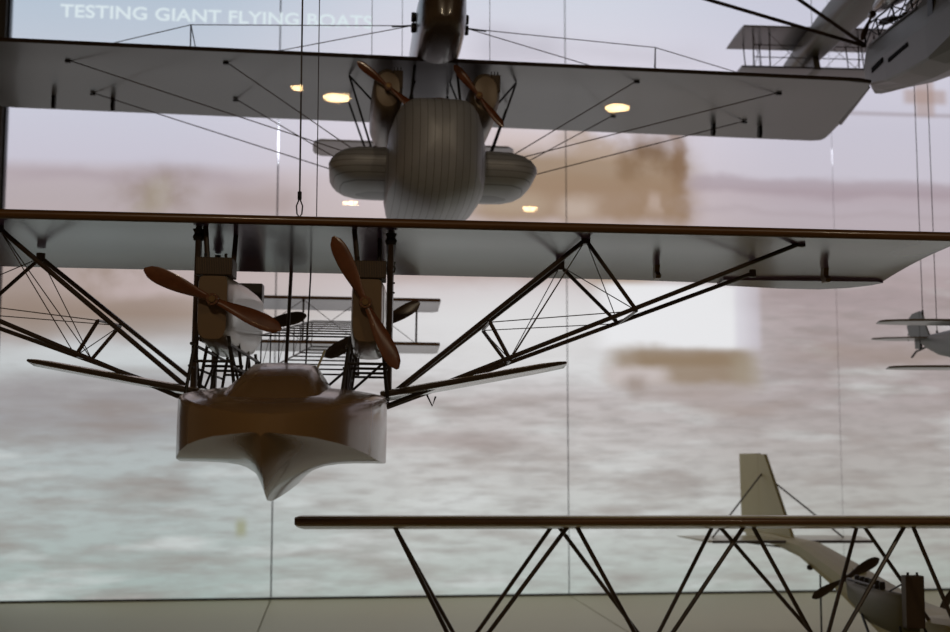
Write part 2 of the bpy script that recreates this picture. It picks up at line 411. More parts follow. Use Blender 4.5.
# heading
M_letter = bpy.data.materials.new('white_letter_print'); M_letter.use_nodes = True; nt = M_letter.node_tree; nt.nodes.clear()
o_ = nt.nodes.new('ShaderNodeOutputMaterial'); e_ = nt.nodes.new('ShaderNodeEmission'); e_.inputs[0].default_value = rgb(222, 234, 240); nt.links.new(e_.outputs[0], o_.inputs[0])
def heading(txt, x0, x1, zbase, cap):
    cu = bpy.data.curves.new('heading_curve', 'FONT'); cu.body = txt; cu.size = 1.0; cu.extrude = 0.01; cu.offset = 0.018
    cu.space_character = 1.02
    ob = bpy.data.objects.new('heading_curve', cu); C.objects.link(ob)
    dg = bpy.context.evaluated_depsgraph_get()
    me = bpy.data.meshes.new_from_object(ob.evaluated_get(dg)); bpy.data.objects.remove(ob)
    vx = [v.co.x for v in me.vertices]; vy = [v.co.y for v in me.vertices]
    sx = (x1 - x0) / (max(vx) - min(vx)); sy = cap / (max(vy) - min(vy)); mnx, mny = min(vx), min(vy)
    for v in me.vertices:
        x, y, z = v.co; v.co = (x0 + (x - mnx) * sx, YB - 0.0012 - z * 0.05, zbase + (y - mny) * sy)
    return me
me = heading('TESTING GIANT FLYING BOATS', -0.836, 0.109, EYE + 1.2955, 0.041)
bm = bmesh.new(); bm.from_mesh(me)
# one mesh per letter: gather connected islands, then join islands that overlap along x
bm.verts.ensure_lookup_table(); seen = set(); isl = []
for v in bm.verts:
    if v.index in seen: continue
    stack = [v]; seen.add(v.index); grp = []
    while stack:
        q = stack.pop(); grp.append(q)
        for e in q.link_edges:
            o2 = e.other_vert(q)
            if o2.index not in seen: seen.add(o2.index); stack.append(o2)
    isl.append((min(q.co.x for q in grp), max(q.co.x for q in grp), grp))
isl.sort(key=lambda t: t[0]); letters = []
for a, b, grp in isl:
    if letters and a < letters[-1][1] - 0.004: letters[-1][1] = max(b, letters[-1][1]); letters[-1][2] += grp
    else: letters.append([a, b, list(grp)])
for a, b, grp in letters:
    ids = {q.index: k for k, q in enumerate(grp)}
    fs = [tuple(ids[q.index] for q in f.verts) for f in bm.faces if f.verts[0].index in ids]
    mb = MB(); mb.add([tuple(q.co) for q in grp], fs); mb.build('letter', M_letter, mu, label='white capital letter of the heading')
bm.free()

# ------------------------------------------------------------------ model one: brown-hulled monoplane boat in the middle
def wire(parent, a, b, r=0.0007, mat=None, name='bracing_wire'):
    return MB().tube([a, b], r, 5).build(name, mat or M_wwood, parent)

A = thing('flying_boat_model', 'large model flying boat with glossy brown hull under one long wing, nearest in the middle', 'model aircraft', (-0.0489, 1.5, 1.8205), -0.0456, 0.0125)
def a_z(y): return -0.075 * y
# hull
rings = []
for y, w, zd, zg, zc, zk in [(-0.315, 0.010, -0.240, -0.241, -0.258, -0.262), (-0.305, 0.030, -0.236, -0.239, -0.260, -0.276), (-0.29, 0.048, -0.231, -0.236, -0.262, -0.296), (-0.265, 0.066, -0.225, -0.232, -0.266, -0.314),
                             (-0.235, 0.080, -0.219, -0.228, -0.270, -0.324), (-0.19, 0.095, -0.213, -0.223, -0.277, -0.327), (-0.13, 0.108, -0.207, -0.217, -0.285, -0.327),
                             (-0.06, 0.115, -0.203, -0.213, -0.289, -0.326), (0.05, 0.116, -0.200, -0.211, -0.289, -0.324), (0.2, 0.115, -0.198, -0.210, -0.287, -0.320), (0.38, 0.106, -0.196, -0.208, -0.278, -0.306), (0.5, 0.09, -0.195, -0.206, -0.262, -0.28)]:
    half = [(0, zd)] + [(w * t, zd + (zg - zd) * t ** 3) for t in (0.3, 0.6, 0.85, 0.97)] + [(w, zg - 0.003), (w * 1.003, (zg + zc) / 2), (w, zc)]
    for t in (0.85, 0.7, 0.55, 0.42, 0.31, 0.22, 0.15, 0.09, 0.05, 0.02):
        half.append((w * t, zc + (zk - zc) * (1 - t) ** 4.4))
    half.append((0, zk))
    rings.append([(x, y, z) for x, z in half] + [(-x, y, z) for x, z in half[-2:0:-1]])
MB().loft(rings).build('hull', M_hull, A)
# cowling in front of the cockpit
rings = []
for y, wt, wb, zt in [(-0.275, 0.018, 0.045, -0.2325), (-0.25, 0.025, 0.051, -0.2215), (-0.22, 0.028, 0.053, -0.2085), (-0.18, 0.030, 0.054, -0.1955), (-0.13, 0.032, 0.055, -0.185), (-0.08, 0.033, 0.055, -0.1785), (-0.04, 0.033, 0.055, -0.1765), (0.02, 0.033, 0.055, -0.176), (0.1, 0.032, 0.054, -0.180), (0.2, 0.028, 0.05, -0.192), (0.28, 0.02, 0.045, -0.21)]:
    zb = -0.245; zm = -0.2065 if y > -0.15 else min(zt - 0.002, -0.2065 - (-0.15 - y) * 0.2)
    half = [(0, zt + 0.001), (wt * 0.6, zt + 0.0008), (wt, zt - 0.001), (wt + (wb - wt) * 0.4, zt + 0.45 * (zm - zt)), (wb * 0.9, zt + 0.85 * (zm - zt)), (wb * 1.25, zb), (0, zb)]
    rings.append([(x, y, z) for x, z in half] + [(-x, y, z) for x, z in half[-2:0:-1]])
MB().loft(rings).build('cockpit_cowling', M_hull, A)
MB().tube([(-0.026, -0.045, -0.178), (0.026, -0.045, -0.178)], 0.0016).build('cockpit_rim', M_strut, A)
bar(A, 'windscreen_strut', M_pale, (0.030, 0.02, -0.180), (0.040, 0.02, -0.155), 0.0014)
# wing
def wz(y, x): return -0.075 * y + 0.004 * (abs(x) / 0.8)
st = []
for x in (-0.836, -0.825, -0.8, -0.76, -0.7, -0.62, -0.47, -0.25, 0, 0.25, 0.47, 0.62, 0.7, 0.76, 0.8, 0.825, 0.836):
    ax = abs(x); yt = {0.836: 0.272, 0.825: 0.29, 0.8: 0.312, 0.76: 0.327, 0.7: 0.326, 0.62: 0.313}.get(ax, 0.302)
    yl = 0.0; th = 0.012 if ax < 0.7 else (0.010 if ax < 0.82 else 0.006)
    st.append((x, yl, yt, -0.001, -0.022 * yt / 0.3, th))
w_ = MB().loft(wing_rings(st, 11, 0.018)).build('wing', M_grey, A)
MB().tube([(-0.822, -0.001, -0.001), (0.822, -0.001, -0.001)], 0.0058, 10).build('leading_edge', M_edge, w_, label='varnished brown leading edge')
for s in (-1, 1):
    p = [(0.60, 0.279), (0.826, 0.268), (0.8365, 0.275), (0.826, 0.294), (0.80, 0.316), (0.76, 0.3315), (0.70, 0.331), (0.60, 0.316)]
    MB().loft([[(s * x, y, -0.0733 * y + 0.0012 - (y - 0.27) * 0.01) for x, y in p], [(s * x, y, -0.0733 * y - 0.0024) for x, y in p]], smooth=False).build('aileron', M_grey, w_)
    for x in (0.487, 0.727):
        y0 = 0.205
        MB().prism([(y0, -0.012), (y0 + 0.012, -0.013), (y0 + 0.016, -0.023), (y0 + 0.010, -0.033), (y0 - 0.004, -0.033), (y0 - 0.008, -0.029), (y0 + 0.002, -0.023)], s * x - 0.0035, s * x + 0.0035).build('control_horn', M_brass, w_)
# cabane struts with their end fittings
for s in (-1, 1):
    for y, zb, x in ((0.03, -0.205, 0.117), (0.2, -0.205, 0.117)):
        q = bar(A, 'strut', M_strut, (s * x, y, zb), (s * x, y, -0.003 - 0.06 * y), 0.0042, 1.4)
        MB().lathe([(0.0005, 0), (0.006, 0), (0.0075, 0.005), (0.0055, 0.009), (0.0075, 0.014), (0.0005, 0.014)], (s * x, y, -0.021 - 0.06 * y), 'z', 10).build('strut_fitting', M_black, q)
        for zz in (-0.05, -0.056, -0.07, -0.082):
            if s > 0 and y < 0.1: MB().box((s * x + 0.0042, y, zz), (0.003, 0.003, 0.002)).build('cleat', M_black, q)
    bar(A, 'strut', M_strut, (s * 0.014 - 0.012, 0.3, -0.018), (s * 0.014 - 0.017, 0.3, -0.2), 0.0026 if s < 0 else 0.0012)
# wing bracing trusses
for s in (-1, 1):
    if s > 0: ends = ((0.05, (0.362, -0.007), (0.242, -0.114), (0.268, -0.161), (0.427, -0.096), (0.640, -0.0045), 0.116, -0.220), (0.2, (0.350, -0.019), (0.244, -0.1105), (0.278, -0.155), (0.431, -0.0975), (0.620, -0.0235), 0.115, -0.2175))
    else: ends = ((0.05, (0.362, -0.010), (0.238, -0.121), (0.263, -0.165), (0.427, -0.100), (0.640, -0.0085), 0.116, -0.221), (0.2, (0.352, -0.0235), (0.243, -0.113), (0.279, -0.159), (0.431, -0.101), (0.690, -0.021), 0.115, -0.2175))
    (j0, k0, l0), (j1, k1, l1) = [e[2:5] for e in ends]; a0, a1_ = ends[0][1], ends[1][1]
    for y, ap, J, K, Lw, tip, root, zr in ends:
        P = lambda q: (s * q[0], y, q[1])
        bar(A, 'strut', M_strut, (s * root, y, zr + 0.010), P(ap), 0.0031, 1.3)
        bar(A, 'strut', M_strut, (s * root, y, zr), P(tip), 0.0029, 1.2)
        bar(A, 'strut', M_strut, P(J), P(K), 0.0025)
        bar(A, 'strut', M_strut, P(ap), P(Lw), 0.0026)
        wire(A, P(ap), P(K)); wire(A, P(J), P(Lw))
        MB().lathe([(0.0005, -0.006), (0.006, -0.006), (0.006, 0.006), (0.0005, 0.006)], P(ap), 'z', 10).build('truss_joint', M_strut, A)
        MB().lathe([(0.0005, -0.006), (0.005, -0.005), (0.005, 0.005), (0.0005, 0.006)], P(tip), 'z', 10).build('truss_joint', M_strut, A)
    F = lambda q: (s * q[0], 0.05, q[1])
    G = lambda q: (s * q[0], 0.2, q[1])
    wire(A, F(a0), G(l1)); wire(A, G(a1_), F(l0)); wire(A, F(a0), G(k1)); wire(A, G(j1), F(k0))
    for q0, q1 in ((j0, j1), (k0, k1), (l0, l1)): bar(A, 'cross_tie', M_strut, F(q0), G(q1), 0.0018)
    # stub wing
    st = []
    for t in (0, 0.25, 0.5, 0.7, 0.85, 0.94, 0.985, 1.0):
        k = 1 if t < 0.8 else math.sqrt(max(0.004, 1 - ((t - 0.8) / 0.201) ** 2))
        ch = (0.14 - 0.05 * t) * (0.25 + 0.75 * k) if t > 0.8 else 0.14 - 0.05 * t
        yc = 0.085
        st.append((s * (0.108 + 0.226 * t) + 0.008 * t, yc - ch / 2, yc + ch / 2, -0.208 + (0.0465 if s > 0 else 0.038) * t, -0.212 + (0.0455 if s > 0 else 0.037) * t, (0.012 - 0.002 * t) * (0.3 + 0.7 * k)))
    sw = MB().loft(wing_rings(st, 9, 0.02)).build('stub_wing', M_cream, A)
    MB().tube([(q[0], q[1], q[3]) for q in st[:-1]], 0.0034, 8, 1.0, r2=0.0015).build('leading_edge', M_strut, sw)
MB().tube([(0.165, 0.06, -0.205), (0.172, 0.06, -0.219), (0.176, 0.06, -0.207)], 0.0012).build('mooring_eye', M_black, A)

# engine nacelles
for s, a1, a2 in ((-1, -0.40, 0.24), (1, -1.10, 0.54)):
    cx = s * 0.0905; rings = []
    for y, hw, zt, zb in [(-0.02, 0.0165, -0.0725, -0.147), (-0.016, 0.018, -0.0715, -0.149), (0.05, 0.021, -0.068, -0.154), (0.16, 0.0235, -0.063, -0.156), (0.27, 0.0235, -0.059, -0.146), (0.36, 0.0205, -0.057, -0.125), (0.385, 0.0175, -0.058, -0.118)]:
        ring = []; h = (zt - zb) / 2; zc = (zt + zb) / 2
        for k in range(28):
            t = 2 * math.pi * k / 28; c_, s_ = math.cos(t), math.sin(t)
            e = 0.24 if s_ > 0 else 0.5
            ring.append((cx + hw * math.copysign(abs(c_) ** e, c_), y, zc + h * math.copysign(abs(s_) ** e, s_)))
        rings.append(ring)
    nac = MB().loft(rings).build('engine_nacelle', M_nac, A)
    MB().loft([[(cx + (x - cx) * 1.012, y, z) for x, _, z in rings[0]] for y in (-0.0215, -0.012)], smooth=False).build('nose_plate', material('brown_nose_plate', rgb(112, 84, 48), 0.45, noise=0.1), nac, label='flat brown front plate')
    MB().box((cx, 0.002, -0.0605), (0.043, 0.044, 0.021)).build('radiator', M_rad, nac, 0.001)
    MB().box((cx, 0.372, -0.045), (0.036, 0.03, 0.026)).build('radiator', M_black, nac, 0.001)
    for dx in (-0.012, 0.012):
        MB().lathe([(0.0005, 0), (0.0017, 0), (0.0017, 0.008), (0.0005, 0.008)], (cx + dx, -0.008, -0.052), 'z', 8).build('filler_cap', M_black, nac)
    p, hb = propeller(nac, M_prop, M_brass, (cx + (0.002 if s < 0 else -0.002), -0.034, -0.102), a1, 0.087, 0.0205, 0.45); hb.build('propeller_boss', M_brass, nac)
    p, hb = propeller(nac, M_dprop, M_brass, (cx, 0.405, -0.093), a2, 0.083, 0.021, 0.45); hb.build('propeller_boss', M_brass, nac)
    bar(A, 'engine_mount', M_strut, (cx - 0.013, 0.02, -0.055), (cx - 0.019, 0.03, -0.003), 0.0032); bar(A, 'engine_mount', M_strut, (cx + 0.013, 0.05, -0.06), (cx + 0.012, 0.08, -0.004), 0.0032)
    # stand under the nacelle: legs, rails and braces
    for y in (-0.005, 0.09, 0.19, 0.29):
        for dx, sp in ((-0.02, -0.008), (0.018, 0.008)):
            bar(A, 'engine_stand_leg', M_black, (cx + dx, y, -0.142), (cx + dx + sp, y + 0.015 * sp / 0.008, -0.212), 0.0021)
        bar(A, 'engine_stand_rail', M_black, (cx - 0.025, y, -0.172), (cx + 0.025, y, -0.172), 0.0017)
    for dx in (-0.021, 0.019):
        bar(A, 'engine_stand_rail', M_black, (cx + dx * 1.25, -0.01, -0.178), (cx + dx * 1.25, 0.3, -0.178), 0.0017)
        bar(A, 'engine_stand_rail', M_black, (cx + dx * 1.1, -0.02, -0.1525), (cx + dx * 1.1, 0.3, -0.1525), 0.002)
        bar(A, 'engine_stand_brace', M_black, (cx + dx, 0.0, -0.152), (cx + dx * 1.3, 0.09, -0.21), 0.0017)
        bar(A, 'engine_stand_brace', M_black, (cx + dx, 0.19, -0.152), (cx + dx * 1.3, 0.1, -0.21), 0.0017)
        bar(A, 'engine_stand_brace', M_black, (cx + dx, 0.3, -0.15), (cx - s * 0.055 + dx, 0.24, -0.205), 0.0019)
# open lattice tail boom
def bp(t, sx, top): return (sx * (0.072 - 0.032 * t), 0.36 + 0.66 * t, (-0.109 + 0.088 * t) if top else (-0.165 + 0.092 * t))
for sx in (-1, 1):
    for top in (0, 1):
        bar(A, 'boom_longeron', M_strut, bp(0, sx, top), bp(1, sx, top), 0.0016)
for i in range(8):
    t = i / 7
    for top in (0, 1): bar(A, 'boom_cross_bar', M_strut, bp(t, -1, top), bp(t, 1, top), 0.0013)
    for sx in (-1, 1):
        bar(A, 'boom_upright', M_strut, bp(t, sx, 0), bp(t, sx, 1), 0.0010)
        if i < 7 and i % 2 == 0:
            wire(A, bp(t, sx, 0), bp(t + 1 / 7, sx, 1), 0.0005, M_wire)
# biplane tail
for zt in (0.018, -0.069):
    st = [(x, 0.95 + (0.012 if abs(x) > 0.21 else 0), 1.115 - (0.02 if abs(x) > 0.21 else 0), zt, zt - 0.007, 0.006) for x in (-0.215, -0.205, -0.1, 0, 0.1, 0.205, 0.215)]
    tp = MB().loft(wing_rings(st, 9, 0.01)).build('tailplane', M_grey, A)
    MB().tube([(-0.214, 0.951, zt), (0.214, 0.951, zt)], 0.0032).build('leading_edge', M_edge, tp)
for x in (-0.168, -0.055, 0.055, 0.168):
    bar(A, 'tail_strut', M_strut, (x, 0.97, -0.069), (x, 0.97, 0.017), 0.002)
for x0, x1 in ((0.055, 0.168), (-0.168, -0.055), (-0.055, 0.055)):
    wire(A, (x0, 0.97, -0.067), (x1, 0.97, 0.016)); wire(A, (x1, 0.97, -0.067), (x0, 0.97, 0.016))

# ------------------------------------------------------------------ model two: grey metal boat behind and above
B = thing('flying_boat_model', 'grey metal model flying boat with stubby side floats, hanging above and behind the brown hull', 'model aircraft', (0.1888, 2.3, 2.2758), -0.010, 0.0157)
rings = []
sec = [(0, -0.091), (0.028, -0.0912), (0.054, -0.093), (0.069, -0.103), (0.079, -0.12), (0.087, -0.145), (0.092, -0.178), (0.0935, -0.21), (0.0925, -0.238), (0.088, -0.262), (0.07, -0.276), (0.045, -0.286), (0.02, -0.292), (0, -0.295)]
for y, k in [(-0.172, 0.05), (-0.170, 0.24), (-0.162, 0.45), (-0.148, 0.64), (-0.125, 0.79), (-0.095, 0.895), (-0.055, 0.965), (-0.01, 1.0), (0.08, 1.0), (0.2, 0.97), (0.34, 0.86), (0.46, 0.66), (0.52, 0.5)]:
    kz = k if y < 0 else (k + 1) / 2
    zc = -0.185 if y < 0 else -0.15
    half = [(x * k, zc + (z - zc) * (kz ** 0.85)) for x, z in sec]
    rings.append([(x, y, z) for x, z in half] + [(-x, y, z) for x, z in half[-2:0:-1]])
hb_ = MB().loft(rings).build('hull', M_alu, B)
MB().tube([(-0.062, 0.05, -0.094), (-0.056, -0.03, -0.0945), (-0.034, -0.075, -0.098), (0, -0.09, -0.099), (0.034, -0.075, -0.098), (0.056, -0.03, -0.0945), (0.062, 0.05, -0.094)], 0.0026).build('deck_rim', M_edge, hb_)
for s in (-1, 1):
    rings = []
    for t in (0, 0.3, 0.55, 0.75, 0.88, 0.96, 0.995, 1.0):
        k = math.sqrt(max(0.003, 1 - max(0, (t - 0.35) / 0.652) ** 2.6)); ring = []
        for q in range(24):
            a = 2 * math.pi * q / 24
            ring.append((s * (0.082 + 0.117 * t), 0.11 + 0.13 * (0.55 + 0.45 * k) * math.cos(a), -0.199 + 0.043 * (k if t < 1 else 0.08) * math.copysign(abs(math.sin(a)) ** 0.75, math.sin(a))))
        rings.append(ring)
    MB().loft(rings).build('side_float', M_alus, B)
# fuselage on top of the wing
rings = []
for y, hw, z0, z1 in [(-0.2, 0.012, 0.018, 0.07), (-0.195, 0.022, 0.012, 0.082), (-0.18, 0.033, 0.005, 0.092), (-0.15, 0.041, 0.0, 0.098), (-0.1, 0.0445, -0.002, 0.1), (-0.01, 0.046, -0.003, 0.1), (0.05, 0.046, 0.002, 0.1), (0.2, 0.045, 0.0, 0.1), (0.4, 0.04, -0.004, 0.095), (0.6, 0.032, 0.006, 0.085), (0.8, 0.022, 0.016, 0.07), (0.93, 0.012, 0.026, 0.06)]:
    ring = []
    for k in range(24):
        a = 2 * math.pi * k / 24; e = 0.55
        ring.append((hw * math.copysign(abs(math.cos(a)) ** e, math.cos(a)), y, (z0 + z1) / 2 + (z1 - z0) / 2 * math.copysign(abs(math.sin(a)) ** e, math.sin(a))))
    rings.append(ring)
fu = MB().loft(rings).build('fuselage', M_fus, B)
for s in (-1, 1):
    for z in (0.042, 0.062):
        MB().lathe([(0.003, -0.004), (0.0085, -0.004), (0.0095, 0), (0.0085, 0.004), (0.003, 0.004)], (s * 0.049, -0.06, z), 'x', 14).build('pulley', M_black, fu)
st = []
for x, ax in [(v * q, v) for q, vs in ((-1, (0.906, 0.9, 0.88, 0.866, 0.855, 0.8, 0.6, 0.3)), (1, (0.0, 0.3, 0.6, 0.8, 0.855, 0.866, 0.88, 0.9, 0.906))) for v in vs]:
    yl = {0.906: 0.34, 0.9: 0.265, 0.88: 0.13, 0.866: 0.04, 0.855: 0.008}.get(ax, 0.0); yt = {0.906: 0.372, 0.9: 0.386}.get(ax, 0.392)
    z = 0.003 if ax < 0.3 else 0.002
    st.append((x, yl, yt, z - 0.05 * yl, -0.021 * yt / 0.39, 0.011 if ax < 0.87 else 0.008 if ax < 0.9 else 0.005))
st = [(x, yl, yt, zl, zt, th) for x, yl, yt, zl, zt, th in st]
bw = MB().loft(wing_rings(st, 11, 0.012)).build('wing', M_grey2, B)
MB().tube([(-0.9, 0.265, -0.013), (-0.88, 0.13, -0.005), (-0.866, 0.04, 0.0), (-0.855, 0.008, 0.002), (-0.83, -0.001, 0.002), (0.83, -0.001, 0.002), (0.855, 0.008, 0.002), (0.866, 0.04, 0.0), (0.88, 0.13, -0.005), (0.9, 0.265, -0.013)], 0.004).build('leading_edge', M_strut, bw)
for x in (-0.775, -0.655, 0.63, 0.735):
    MB().prism([(0.305, -0.014), (0.318, -0.015), (0.322, -0.036), (0.310, -0.041), (0.304, -0.034)], x - 0.0035, x + 0.0035).build('control_horn', M_black, bw)
for s in (-1, 1):
    cx = s * 0.092; rings = []
    for y, r, zc in [(-0.02, 0.012, -0.064), (-0.018, 0.022, -0.064), (-0.006, 0.028, -0.064), (0.1, 0.031, -0.068), (0.22, 0.030, -0.072), (0.3, 0.022, -0.072), (0.33, 0.010, -0.072)]:
        rings.append([(cx + r * math.cos(2 * math.pi * k / 22), y, zc + r * 1.5 * math.copysign(abs(math.sin(2 * math.pi * k / 22)) ** 0.8, math.sin(2 * math.pi * k / 22))) for k in range(22)])
    nac = MB().loft(rings).build('engine_nacelle', M_nose, B)
    MB().box((cx + 0.019, 0.0, -0.043), (0.018, 0.03, 0.034)).build('radiator', M_rad, nac, 0.001)
    for k in range(3): MB().lathe([(0.0004, 0), (0.0012, 0), (0.0012, 0.012), (0.0004, 0.012)], (cx + 0.012 + 0.006 * k, 0.0, -0.028), 'z', 6).build('exhaust_stub', M_black, nac)
    pz, pa = (-0.064, -0.66) if s < 0 else (-0.074, -0.88)
    p, hb = propeller(nac, M_prop, M_brass, (cx - (0.015 if s > 0 else 0.0), -0.034, pz), pa, 0.074, 0.016, 0.45); hb.build('propeller_boss', M_brass, nac)
    p, hb = propeller(nac, M_dprop, M_brass, (cx, 0.345, -0.072), 0.9, 0.07, 0.016, 0.45); hb.build('propeller_boss', M_brass, nac)
    bar(B, 'strut', M_black, (s * 0.05, 0.02, -0.095), (s * 0.04, 0.03, 0.0), 0.0026); bar(B, 'strut', M_black, (s * 0.04, 0.2, -0.09), (s * 0.036, 0.2, -0.01), 0.0026)
    bar(B, 'strut', M_black, (s * 0.06, 0.05, -0.1), (s * 0.035, 0.12, -0.006), 0.0018)
    bar(B, 'strut', M_black, (s * 0.115, 0.1, -0.16), (s * 0.165, 0.1, -0.006), 0.0021); bar(B, 'strut', M_black, (s * 0.115, 0.22, -0.16), (s * 0.165, 0.25, -0.018), 0.0021)
    bar(B, 'strut', M_black, (s * 0.118, 0.05, -0.07), (s * 0.165, 0.1, -0.006), 0.002)
    for (xw, yw), (xs_, ys_) in (((0.70, 0.09), (0.155, 0.09)), ((0.69, 0.28), (0.19, 0.15)), ((0.40, 0.06), (0.15, 0.06)), ((0.40, 0.28), (0.17, 0.17))):
        wire(B, (s * xw, yw, 0.001 - 0.05 * yw), (s * xs_, ys_, -0.165 if xs_ < 0.18 else -0.185), 0.0011)
        MB().box((s * xw, yw, -0.0025 - 0.05 * yw), (0.010, 0.007, 0.0035)).build('wire_fitting', M_black, B)
    # king post and landing wires above the wing
    kx = s * 0.451 - 0.016
    bar(B, 'king_post', M_black, (kx, 0.06, 0.0), (kx, 0.05, 0.065), 0.0013); bar(B, 'king_post', M_black, (kx + 0.012, 0.1, 0.0), (kx, 0.05, 0.065), 0.001)
    wire(B, (s * 0.052, -0.05, 0.049), (kx, 0.05, 0.064), 0.0009); wire(B, (s * 0.052, -0.05, 0.049), (s * 0.335, 0.03, 0.006), 0.0009); wire(B, (kx, 0.05, 0.064), (s * 0.66, 0.05, 0.006), 0.0009)
    bar(B, 'wire_strainer', M_black, (s * 0.052, -0.05, 0.049), (s * 0.088, -0.042, 0.0485), 0.0018)
st = []
for x in (-0.255, -0.25, -0.235, -0.1, 0.1, 0.235, 0.25, 0.255):
    k = 1 if abs(x) < 0.24 else (0.7 if abs(x) < 0.252 else 0.35)
    st.append((x, 0.83 - 0.07 * k, 0.83 + 0.07 * k, 0.026, 0.018, 0.008 * k))
MB().loft(wing_rings(st, 9, 0.01)).build('tailplane', M_grey2, B)
MB().prism([(0.72, 0.06), (0.88, 0.17), (0.95, 0.17), (0.95, 0.03)], -0.003, 0.003).build('fin', M_grey, B)

# ------------------------------------------------------------------ model three: grey boat cut by the upper right corner
U = thing('flying_boat_model', 'grey model flying boat with two-storey tail, cut off by the upper right corner', 'model aircraft', (1.122, 2.1, 2.3267), -0.0298)
rings = []
for y, w, zt, zc, zk, zs in [(-0.45, 0.01, 0.005, -0.02, -0.04, 0.0), (-0.42, 0.03, 0.015, -0.03, -0.07, 0.0), (-0.35, 0.05, 0.025, -0.045, -0.09, -0.005), (-0.2, 0.058, 0.033, -0.05, -0.095, -0.01), (0.0, 0.058, 0.04, -0.075, -0.09, -0.016),
                             (0.1, 0.055, 0.044, -0.068, -0.082, -0.012), (0.2, 0.050, 0.049, -0.056, -0.068, -0.006), (0.3, 0.041, 0.054, -0.034, -0.052, 0.004), (0.34, 0.034, 0.055, -0.014, -0.044, 0.010), (0.372, 0.018, 0.050, 0.006, -0.034, 0.018)]:
    half = [(0, zt + 0.004), (w * 0.55, zt + 0.003), (w * 0.82, zt), (w * 0.9, zt - 0.012), (w, zs + 0.012), (w * 1.02, zs), (w * 0.97, zc), (w * 0.9, zc - 0.004), (w * 0.4, zk + (zc - zk) * 0.3), (0.0, zk)]
    rings.append([(x, y, z) for x, z in half] + [(-x, y, z) for x, z in half[-2:0:-1]])
uh = MB().loft(rings, smooth=False).build('hull', M_keel, U)
for s in (-1, 1):
    MB().tube([(s * 0.0505, 0.05, 0.036), (s * 0.049, 0.12, 0.0385), (s * 0.045, 0.2, 0.041), (s * 0.037, 0.3, 0.046)], 0.0022).build('rubbing_strake', M_black, uh)
    MB().box((s * 0.0452, 0.245, -0.013), (0.006, 0.07, 0.010), s * 0.10).build('porthole_slot', M_slot, uh); MB().box((s * 0.0522, 0.13, -0.024), (0.006, 0.10, 0.008), s * 0.05).build('porthole_slot', M_slot, uh)
MB().box((-0.052, -0.02, 0.032), (0.012, 0.02, 0.07)).build('window_panel', M_black, uh)
st = [(x, 0.0, 0.36, 0.2, 0.188, 0.016) for x in (-0.85, -0.4, 0, 0.4, 0.85)]
uw = MB().loft(wing_rings(st)).build('wing', M_grey2, U)
rings = []
for y, hw, z0, z1 in [(-0.12, 0.02, 0.19, 0.23), (-0.05, 0.042, 0.172, 0.25), (0.15, 0.047, 0.168, 0.25), (0.4, 0.044, 0.164, 0.24), (0.6, 0.037, 0.158, 0.225), (0.8, 0.028, 0.15, 0.205), (0.95, 0.014, 0.15, 0.19)]:
    rings.append([(hw * math.copysign(abs(math.cos(a)) ** 0.6, math.cos(a)), y, (z0 + z1) / 2 + (z1 - z0) / 2 * math.copysign(abs(math.sin(a)) ** 0.6, math.sin(a))) for a in [2 * math.pi * k / 24 for k in range(24)]])
MB().loft(rings).build('fuselage', M_keel, U)
for zt, y0, y1 in ((0.214, 0.68, 0.83), (0.122, 0.70, 0.80)):
    st = [(x, y0, y1 + (0.0 if abs(x) < 0.18 else -0.0), zt, zt - 0.008, 0.007) for x in (-0.185, -0.1, 0, 0.1, 0.185)]
    MB().loft(wing_rings(st, 9, 0.01)).build('tailplane', M_grey2, U)
for s in (-1, 1):
    for x in (0.15, 0.11):
        bar(U, 'tail_strut', M_strut, (s * x, 0.72, 0.122), (s * x, 0.72, 0.214), 0.0018)
        bar(U, 'tail_strut', M_strut, (s * x, 0.78, 0.118), (s * x, 0.80, 0.208), 0.0016)
    wire(U, (s * 0.15, 0.72, 0.124), (s * 0.11, 0.78, 0.212)); wire(U, (s * 0.15, 0.72, 0.212), (s * 0.11, 0.78, 0.124))
    wire(U, (s * 0.11, 0.72, 0.124), (s * 0.02, 0.72, 0.2)); wire(U, (s * 0.11, 0.72, 0.21), (s * 0.02, 0.72, 0.124))
    bar(U, 'tail_rail', M_strut, (s * 0.15, 0.72, 0.152), (s * 0.02, 0.72, 0.152), 0.0012); bar(U, 'tail_rail', M_strut, (s * 0.15, 0.72, 0.182), (s * 0.02, 0.72, 0.182), 0.0012)
MB().prism([(0.70, 0.118), (0.72, 0.17), (0.82, 0.17), (0.80, 0.112)], -0.008, 0.008).build('fin', M_keel, U)
